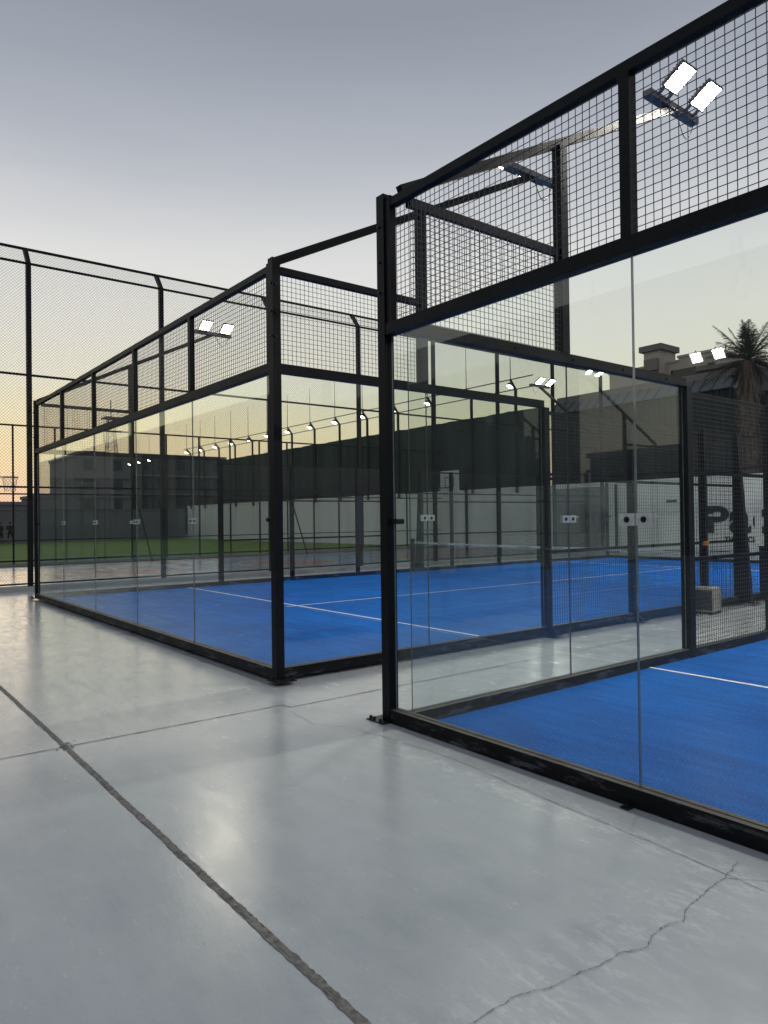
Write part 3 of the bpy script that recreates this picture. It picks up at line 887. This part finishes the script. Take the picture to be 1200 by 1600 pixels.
# ------------------------------------------------------------------ building on the right
BY = 27.0
def bx(u, v, y): return at(u, v, 1, y)
bld = thing('club_building', (-12, BY, 0), 'dark ribbed clubhouse with sloping metal roof edge and beige upper storey, behind the wall', 'building')
x0, x1 = bx(862, 640, BY).x, bx(1147, 600, BY).x
zt = bx(1110, 611, BY).z; zm = bx(1110, 592, BY + .5).z
b = MB(); b.box(x0, x1, BY, BY + 9, -.1, zt)
k = 0; x = x0
while x < x1 - .1:
    b.box(x, x + .09, BY - .05, BY - .001, 0, zt - .02); x += .28
b.build('ribbed_wall', M['clad'], bld)
b = MB()   # sloping standing-seam roof edge
b.hexa([(x0, BY - .25, zt), (x1, BY - .25, zt), (x1, BY + 1.0, zt), (x0, BY + 1.0, zt), (x0, BY + .45, zm), (x1 - .4, BY + .45, zm), (x1 - .4, BY + 1.0, zm), (x0, BY + 1.0, zm)])
x = x0
while x < x1 - .5:
    b.bar((x, BY - .27, zt + .01), (x, BY + .44, zm + .03), .05, .05); x += .55
b.build('metal_roof_edge', M['roofmetal'], bld)
b = MB(); zb = bx(1110, 590, BY + .6).z; zc = bx(1110, 582, BY + .6).z
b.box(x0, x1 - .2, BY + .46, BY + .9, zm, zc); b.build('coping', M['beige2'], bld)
UY = BY + 4
ux0, ux1 = bx(952, 573, UY).x, bx(1119, 548, UY).x
uz = bx(1119, 548, UY).z; uz2 = bx(1048, 566, UY).z
b = MB(); b.box(ux0, ux1, UY, UY + 9, zt - .3, uz2 - .05)
xm = bx(1060, 560, UY).x
b.box(xm, ux1, UY - .001, UY + 9.001, uz2 - .049, uz)
b.box(ux0 - .06, xm - .002, UY - .06, UY + 9, uz2 - .05, uz2 + .05); b.box(xm - .05, ux1 + .06, UY - .06, UY + 9.06, uz + .001, uz + .12)
up_ = b.build('upper_storey', M['beige'], bld)
TY = UY - .6
tx0, tx1 = bx(1006, 560, TY).x, bx(1031, 560, TY).x; tzc = bx(1018, 549, TY).z; tzt = bx(1018, 540, TY).z
b = MB(); b.box(tx0, tx1, TY, UY + .9, zt, tzc); b.build('stair_tower', M['beige'], bld)
b = MB(); b.box(tx0 - .18, tx1 + .18, TY - .18, UY + 1.0, tzc, tzt); b.build('tower_cap', M['trim'], bld)
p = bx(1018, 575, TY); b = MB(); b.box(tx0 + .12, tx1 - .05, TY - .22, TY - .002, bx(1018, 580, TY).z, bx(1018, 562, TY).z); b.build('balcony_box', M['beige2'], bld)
p = bx(1020, 590, TY); b = MB(); b.box(tx0 + .16, tx1 - .10, TY - .03, TY - .002, bx(1018, 594, TY).z, bx(1018, 582, TY).z); b.build('window', M['darkwin'], bld)
wa, wb_ = bx(1049, 585, UY), bx(1088, 585, UY); b = MB(); b.box(wa.x, wb_.x, UY - .04, UY - .003, bx(1068, 594, UY).z, bx(1068, 576, UY).z)
b.build('window', M['darkwin'], bld)
wa, wb_ = bx(1091, 585, UY), bx(1104, 585, UY); b = MB(); b.box(wa.x, wb_.x, UY - .05, UY - .003, bx(1098, 592, UY).z, bx(1098, 571, UY).z); b.build('wall_panel', M['panel'], bld)
wa, wb_ = bx(1106, 585, UY), bx(1117, 585, UY); b = MB(); b.box(wa.x, wb_.x, UY - .04, UY - .003, bx(1112, 592, UY).z, bx(1112, 566, UY).z); b.build('window', M['darkwin'], bld)
# low side wing to the right of the upper storey
wx = bx(1165, 575, BY + 2).x
b = MB(); b.box(ux1 + .05, wx, BY + 2, BY + 9, zt - .3, bx(1140, 572, BY + 2).z); b.build('side_wing', M['farblock2'], bld)
b = MB(); b.box(ux1 + .05, wx + .05, BY + 1.9, BY + 2.2, bx(1140, 572, BY + 2).z, bx(1140, 566, BY + 2).z); b.build('coping', M['trim'], bld)
for uu in (1087, 1118, 1134):
    q = bx(uu, 548, UY + 1); b = MB(); b.wire((q.x, UY + 1, uz), (q.x, UY + 1, uz + .45), .03, 5); b.build('roof_pipe', M['steel'], bld)

sh = thing('neighbour_building', (-6, 31, 0), 'dark building just right of the palm, cut off by the right edge', 'building')
b = MB(); b.box(x1 + .6, x1 + 5.5, 28.5, 36, -.1, 6.9); b.build('wall', M['clad'], sh)
b = MB(); b.box(x1 + .5, x1 + 5.6, 28.3, 36, 6.9, 7.25); b.build('roof', M['roofmetal'], sh)
b = MB(); b.box(x1 + 1.4, x1 + 2.6, 28.46, 28.498, 5.3, 6.5); b.build('window', M['panel'], sh)
lw = thing('reflection_shed', (8, 31, 0), 'unseen low dark shed outside the right edge, added to shape the glass reflections', 'shed')  # unseen, put in to set the skyline that the side glass reflects
b = MB(); b.box(x1 + 5.8, 19, 28.5, 36, -.1, 4.7); b.build('wall', M['clad'], lw)
b = MB(); b.box(x1 + 5.7, 19.1, 28.3, 36, 4.7, 4.95); b.build('roof', M['roofmetal'], lw)
tb = thing('tall_reflection_block', (45, 33, 0), 'unseen tall dark block outside the right edge, added to darken glass reflections', 'building')  # thin unseen slab, added to keep sky reflections off the second court's glass
b = MB(); b.box(20.3, 75, 28.5, 29.4, -.1, 10.5); b.build('wall', M['farblock2'], tb)
b = MB(); b.box(20.25, 75.1, 28.4, 29.45, 10.5, 10.9); b.build('roof', M['roofmetal'], tb)

fb = thing('reflection_building', (-20, -24, 0), 'unseen long dark building behind the camera, added to darken the glass reflections', 'building')  # added out of view to keep the bright sky out of the end glass
b = MB(); b.box(-420, 40, -34, -24, -.1, 11); b.build('wall', M['farblock2'], fb)
b = MB(); b.box(-420.2, 40.2, -34.2, -23.8, 11, 11.5); b.build('roof', M['farblock'], fb)
for k in range(13):
    b = MB(); b.box(-84 + 9.4 * k, -82.6 + 9.4 * k, -23.999, -23.6, -.1, 11); b.build('pilaster', M['greywall'], fb)

# ------------------------------------------------------------------ palm
pc = at(1172, 745, 1, 25.3)
palm = thing('palm_tree', (pc.x, 25.3, 0), 'shaggy palm tree with skirt of dry fronds behind the white wall', 'palm tree')
rnd = random.Random(4)
tr = MB(); nseg = 22; base = Vector((pc.x, 25.3, 0)); ztop = at(1172, 564, 1, 25.3).z
prev = None
for k in range(nseg + 1):
    z = ztop * k / nseg; r = .30 - .05 * k / nseg + rnd.uniform(-.015, .015)
    if prev: tr.wire(base + Vector((0, 0, prev[0])), base + Vector((0, 0, z)), prev[1] + .025, 14, r2=r)
    prev = (z, r)
tr.build('trunk', M['bark'], palm)
sk = MB()   # hanging dry fronds round the trunk
for k in range(420):
    a = rnd.uniform(0, 2 * PI); z = rnd.uniform(3.0, ztop - .1); f = (z - 3.0) / (ztop - 3.0)
    r0 = rnd.uniform(.26, .34); ln = rnd.uniform(.45, 1.0); sp = rnd.uniform(.02, .16) + .22 * max(0, f - .75)
    p = base + Vector((math.cos(a) * r0, math.sin(a) * r0, z)); q = base + Vector((math.cos(a) * (r0 + sp), math.sin(a) * (r0 + sp), z - ln * .55)); e = base + Vector((math.cos(a) * (r0 + sp * 1.1), math.sin(a) * (r0 + sp * 1.1), z - ln))
    w_ = Vector((-math.sin(a), math.cos(a), 0)) * rnd.uniform(.02, .05)
    sk.quad(p - w_ * .5, p + w_ * .5, q + w_, q - w_); sk.quad(q - w_, q + w_, e + w_ * .15, e - w_ * .15)
sk.build('dry_frond_skirt', M['dryleaf'], palm)
cr = MB(); head = base + Vector((0, 0, ztop + .05))
def frond(az, el, ln, droop, mb, width=.24):
    d = Vector((math.cos(az), math.sin(az), 0)); pts = []
    n = 16
    for j in range(n + 1):
        t = j / n
        pts.append(head + d * (ln * (math.cos(el) * t)) + Vector((0, 0, ln * (math.sin(el) * t - droop * t * t))))
    for j in range(n): mb.wire(pts[j], pts[j + 1], .020 * (1 - j / n) + .005, 4, r2=.020 * (1 - (j + 1) / n) + .004)
    side = Vector((-d.y, d.x, 0))
    for j in range(3, n + 1):
        tang = (pts[j] - pts[j - 1]).normalized()
        for sub in range(3):
            c = pts[j - 1].lerp(pts[j], sub / 3)
            wl = width * (math.sin(PI * min(1, (j + sub / 3) / n * .85 + .15)) * .9 + .25) * rnd.uniform(.75, 1.25)
            for s in (-1, 1):
                dirl = (side * s * .75 + tang * .75 + Vector((0, 0, rnd.uniform(-.45, .2)))).normalized()
                tip = c + dirl * wl * 1.6; ww = tang * .011
                mid = c + dirl * wl * .8 + Vector((0, 0, .015))
                mb.quad(c - ww, c + ww, mid + ww * .9, mid - ww * .9); mb.quad(mid - ww * .9, mid + ww * .9, tip + ww * .15 - Vector((0, 0, .05)), tip - ww * .15 - Vector((0, 0, .05)))
for k in range(46):
    el = rnd.choice((rnd.uniform(.9, 1.5), rnd.uniform(.2, 1.0), rnd.uniform(-.3, .3), rnd.uniform(-1.1, -.2)))
    frond(rnd.uniform(0, 2 * PI), el, rnd.uniform(1.4, 2.15) if el > -.2 else rnd.uniform(.9, 1.3), rnd.uniform(.08, .25) if el > .8 else rnd.uniform(.2, .45), cr)
# the long frond that reaches out to the left in the photo
lf = (at(1112, 500, 1, 25.3) - head); frond(math.atan2(0, -1), .98, 2.5, .16, cr, .2)
cr.build('crown', M['leaf'], palm)

# ------------------------------------------------------------------ far things on the left
def block(name, label, u0, u1, vtop, X, depth, m, floors, cat='building', extra=None):
    a, b_ = at(u0, vtop, 0, X), at(u1, vtop, 0, X)
    z = (a.z + b_.z) / 2
    r = thing(name, (X, (a.y + b_.y) / 2, -.1), label, cat, 'buildings far behind the pitch')
    q = MB(); q.box(X - depth, X, a.y, b_.y, -.1, z); q.build('wall', m, r)
    q = MB(); q.box(X - depth - .1, X + .15, a.y - .15, b_.y + .15, z, z + .35); q.build('roof', M['faredge'], r)
    fh = z / floors
    for f in range(1, floors):
        q = MB(); q.box(X + .002, X + .5, a.y + .3, b_.y - .3, f * fh - .12, f * fh + .12); q.build('floor_slab', M['faredge'], r)
    n = max(2, int((b_.y - a.y) / 2.6))
    for f in range(floors):
        for k in range(n):
            y = a.y + (b_.y - a.y) * (k + .5) / n
            q = MB(); q.box(X + .003, X + .03, y - .6, y + .6, f * fh + .9, f * fh + 2.3); q.build('window', M['darkwin'], r)
    if extra:
        ea, eb = at(extra[0], extra[2], 0, X - 2), at(extra[1], extra[2], 0, X - 2)
        q = MB(); q.box(X - 7, X - 2, ea.y, eb.y, z - .2, ea.z); q.build('roof_house', M['farblock2'], r)
    return r


block('apartment_block', 'grey apartment block with a dark roof house, leftmost behind the glass', 114, 206, 716, -92, 12, M['farblock'], 4, extra=(132, 166, 704))
block('apartment_block', 'long dark apartment block with balcony slabs behind the three far lamps', 207, 352, 715, -98, 12, M['farblock2'], 4)
block('low_house', 'low grey house beyond the pitch wall at the left edge', -30, 62, 789, -80, 10, M['greywall'], 1)
block('low_house', 'low pale house beyond the pitch wall under the palm top', 63, 112, 777, -84, 10, M['farblock'], 1)

# lattice radio mast on the horizon
q0 = at(174, 715, 0, -190)
rm = thing('radio_mast', (-190, q0.y, 0), 'thin lattice radio mast rising far away above the grey block', 'mast')
zt_ = at(174, 655, 0, -190).z; b = MB()
lev = [zt_ * k / 16 for k in range(17)]
def leg(i, z): w_ = 1.6 * (1 - z / zt_) + .75; return Vector((-190 + (w_ if i in (0, 1) else -w_), q0.y + (w_ if i in (1, 2) else -w_), z))
for z0_, z1_ in zip(lev, lev[1:]):
    for i in range(4):
        j = (i + 1) % 4
        b.wire(leg(i, z0_), leg(i, z1_), .10, 4); b.wire(leg(i, z0_), leg(j, z1_), .05, 3); b.wire(leg(j, z0_), leg(i, z1_), .05, 3); b.wire(leg(i, z1_), leg(j, z1_), .05, 3)
b.build('lattice', M['hazed_mast'], rm)
b = MB(); b.box(-192, -188, q0.y - 2, q0.y + 2, zt_, zt_ + .4); b.wire((-190, q0.y, zt_), (-190, q0.y, zt_ + 5), .15, 4); b.build('platform', M['hazed_mast'], rm)


# two players standing far away on the pitch
def person(x, y, turn, label, sway):
    root = thing('person', (x, y, .02), label, 'person', 'people standing on the far pitch')
    J = {'pelvis': (0, 0, .95, .13), 'waist': (0, 0, 1.08, .125), 'chest': (0, 0, 1.32, .15), 'neck': (0, 0, 1.47, .055), 'chin': (.015, 0, 1.55, .075), 'head': (.01, 0, 1.65, .095), 'top': (0, 0, 1.74, .06),
         'hl': (0, .10, .90, .10), 'kl': (.03, .12 + sway, .50, .062), 'al': (-.02, .14 + sway, .09, .045), 'tl': (.14, .15 + sway, .04, .035),
         'hr': (0, -.10, .90, .10), 'kr': (.05, -.12, .50, .062), 'ar': (0, -.13, .09, .045), 'tr': (.15, -.14, .04, .035),
         'sl': (0, .19, 1.40, .065), 'el': (-.02, .26, 1.12, .045), 'wl': (.06, .27, .87, .032), 'fl': (.09, .26, .77, .03),
         'sr': (0, -.19, 1.40, .065), 'er': (-.03, -.25, 1.12, .045), 'wr': (.10, -.22, .92, .032), 'fr': (.14, -.2, .83, .03)}
    E = [('pelvis', 'waist'), ('waist', 'chest'), ('chest', 'neck'), ('neck', 'chin'), ('chin', 'head'), ('head', 'top'), ('pelvis', 'hl'), ('hl', 'kl'), ('kl', 'al'), ('al', 'tl'),
         ('pelvis', 'hr'), ('hr', 'kr'), ('kr', 'ar'), ('ar', 'tr'), ('chest', 'sl'), ('sl', 'el'), ('el', 'wl'), ('wl', 'fl'), ('chest', 'sr'), ('sr', 'er'), ('er', 'wr'), ('wr', 'fr')]
    ks = list(J); me = bpy.data.meshes.new('body'); me.from_pydata([J[k][:3] for k in ks], [(ks.index(a), ks.index(b)) for a, b in E], [])
    o = bpy.data.objects.new('body', me); COL.objects.link(o)
    o.modifiers.new('s', 'SKIN'); sv = me.skin_vertices[0].data if me.skin_vertices else None
    if sv is None:
        bpy.context.view_layer.objects.active = o
    for i, k in enumerate(ks):
        me.skin_vertices[0].data[i].radius = (J[k][3], J[k][3]); me.skin_vertices[0].data[i].use_root = (i == 0)
    sub = o.modifiers.new('d', 'SUBSURF'); sub.levels = 1; sub.render_levels = 1
    dg = bpy.context.evaluated_depsgraph_get(); m2 = bpy.data.meshes.new_from_object(o.evaluated_get(dg))
    bpy.data.objects.remove(o)
    m2.materials.clear()
    for mm in (M['cloth_dark'], M['skin']): m2.materials.append(mm)
    for f in m2.polygons:
        c = f.center; f.use_smooth = True
        f.material_index = 1 if c.z > 1.47 or (abs(c.y) > .2 and c.z < 1.12 and c.z > .6) or (.12 < c.z < .5) else 0
    m2.transform(Matrix.Rotation(turn, 4, 'Z'))
    bo = bpy.data.objects.new('body', m2); COL.objects.link(bo); bo.parent = root
    h = MB(); cT = Matrix.Rotation(turn, 3, 'Z')
    for k in range(6):
        for j in range(12):
            def sp(a, b_): th = a / 6 * PI * .55; ph = b_ / 12 * 2 * PI; return Vector((x, y, .02)) + cT @ Vector((-.012 + .108 * math.sin(th) * math.cos(ph), .106 * math.sin(th) * math.sin(ph), 1.665 + .112 * math.cos(th)))
            h.quad(sp(k, j), sp(k + 1, j), sp(k + 1, j + 1), sp(k, j + 1))
    h.build('hair', M['cloth_dark'], root)


pp = at(16, 850, 2, .02); person(-57.5, at(16, 850, 0, -57.5).y, R(-20), 'person in dark sports clothes on the far pitch, left of the tall fence post', .05)
person(-58.5, at(1, 850, 0, -58.5).y, R(30), 'person in dark clothes cut by the left edge of the photo', .0)

# ------------------------------------------------------------------ sky and light
SUN_AZ = Vector((-1.035, .298, 0)).normalized()
W = bpy.data.worlds.new('World'); S.world = W; W.use_nodes = True
nt = W.node_tree; nt.nodes.clear()
out = N(nt, 'ShaderNodeOutputWorld'); bg = N(nt, 'ShaderNodeBackground')
tc = N(nt, 'ShaderNodeTexCoord'); sep = N(nt, 'ShaderNodeSeparateXYZ'); L(nt, tc.outputs['Generated'], sep.inputs[0])
def s2l(c): return tuple((v / 255 / 12.92 if v / 255 <= .04045 else ((v / 255 + .055) / 1.055) ** 2.4) for v in c)
mpw = N(nt, 'ShaderNodeMapping'); mpw.inputs['Scale'].default_value = (1.3, 1.3, 9); L(nt, tc.outputs['Generated'], mpw.inputs[0])
nzw = N(nt, 'ShaderNodeTexNoise'); nzw.inputs['Scale'].default_value = 2.2; nzw.inputs['Detail'].default_value = 5; L(nt, mpw.outputs[0], nzw.inputs['Vector'])
el = math_(nt, 'MAXIMUM', math_(nt, 'ADD', sep.outputs[2], math_(nt, 'MULTIPLY', math_(nt, 'SUBTRACT', nzw.outputs['Fac'], .5), .045)), 0.0)
west = ramp(nt, el, [(0, s2l((220, 198, 184))), (.035, s2l((234, 209, 180))), (.075, s2l((239, 222, 180))), (.125, s2l((237, 228, 190))), (.18, s2l((231, 230, 210))), (.255, s2l((227, 227, 219))),
                     (.331, s2l((219, 220, 219))), (.40, s2l((197, 200, 205))), (.464, s2l((174, 179, 189))), (.525, s2l((157, 163, 174))), (.575, s2l((143, 150, 162))), (.72, s2l((140, 148, 164))), (1, s2l((136, 144, 160)))])
east = ramp(nt, el, [(0, s2l((128, 130, 140))), (.06, s2l((158, 150, 156))), (.15, s2l((182, 172, 174))), (.3, s2l((178, 178, 186))), (.5, s2l((160, 166, 180))), (1, s2l((136, 144, 160)))])
dpn = N(nt, 'ShaderNodeVectorMath', operation='DOT_PRODUCT'); L(nt, tc.outputs['Generated'], dpn.inputs[0]); dpn.inputs[1].default_value = SUN_AZ
fac = maprange(nt, dpn.outputs['Value'], -.75, .45, 0, 1)
col = mixc(nt, fac, east, west)
sky = N(nt, 'ShaderNodeTexSky', sky_type='NISHITA', sun_disc=False)
SUN_EL = R(1.0)
sky.sun_elevation = SUN_EL; sky.sun_rotation = math.atan2(SUN_AZ.x, SUN_AZ.y)
hz = N(nt, 'ShaderNodeMix', data_type='RGBA', blend_type='ADD'); hz.inputs[0].default_value = .012
L(nt, col, hz.inputs[6]); L(nt, sky.outputs[0], hz.inputs[7])
L(nt, hz.outputs[2], bg.inputs[0]); bg.inputs[1].default_value = 1.0
L(nt, bg.outputs[0], out.inputs[0])

sun = bpy.data.lights.new('sun', 'SUN'); sun.energy = .12; sun.angle = R(20); sun.color = (1, .82, .62)
so = bpy.data.objects.new('sun', sun); COL.objects.link(so)
sd = Vector((SUN_AZ.x * math.cos(R(6)), SUN_AZ.y * math.cos(R(6)), math.sin(R(6))))
so.rotation_euler = sd.to_track_quat('Z', 'Y').to_euler(); so.location = sd * 50

# ------------------------------------------------------------------ render settings
S.view_settings.view_transform = 'Standard'; S.view_settings.look = 'None'; S.view_settings.gamma = 1; S.view_settings.exposure = 0
S.view_settings.use_curve_mapping = False
S.render.engine = 'CYCLES'
S.cycles.use_denoising = True
S.cycles.max_bounces = 8; S.cycles.transparent_max_bounces = 40; S.cycles.glossy_bounces = 4; S.cycles.diffuse_bounces = 3
S.cycles.caustics_reflective = False; S.cycles.caustics_refractive = False
S.cycles.sample_clamp_indirect = 4; S.cycles.sample_clamp_direct = 40
S.cycles.blur_glossy = 1.0
S.cycles.use_light_tree = True
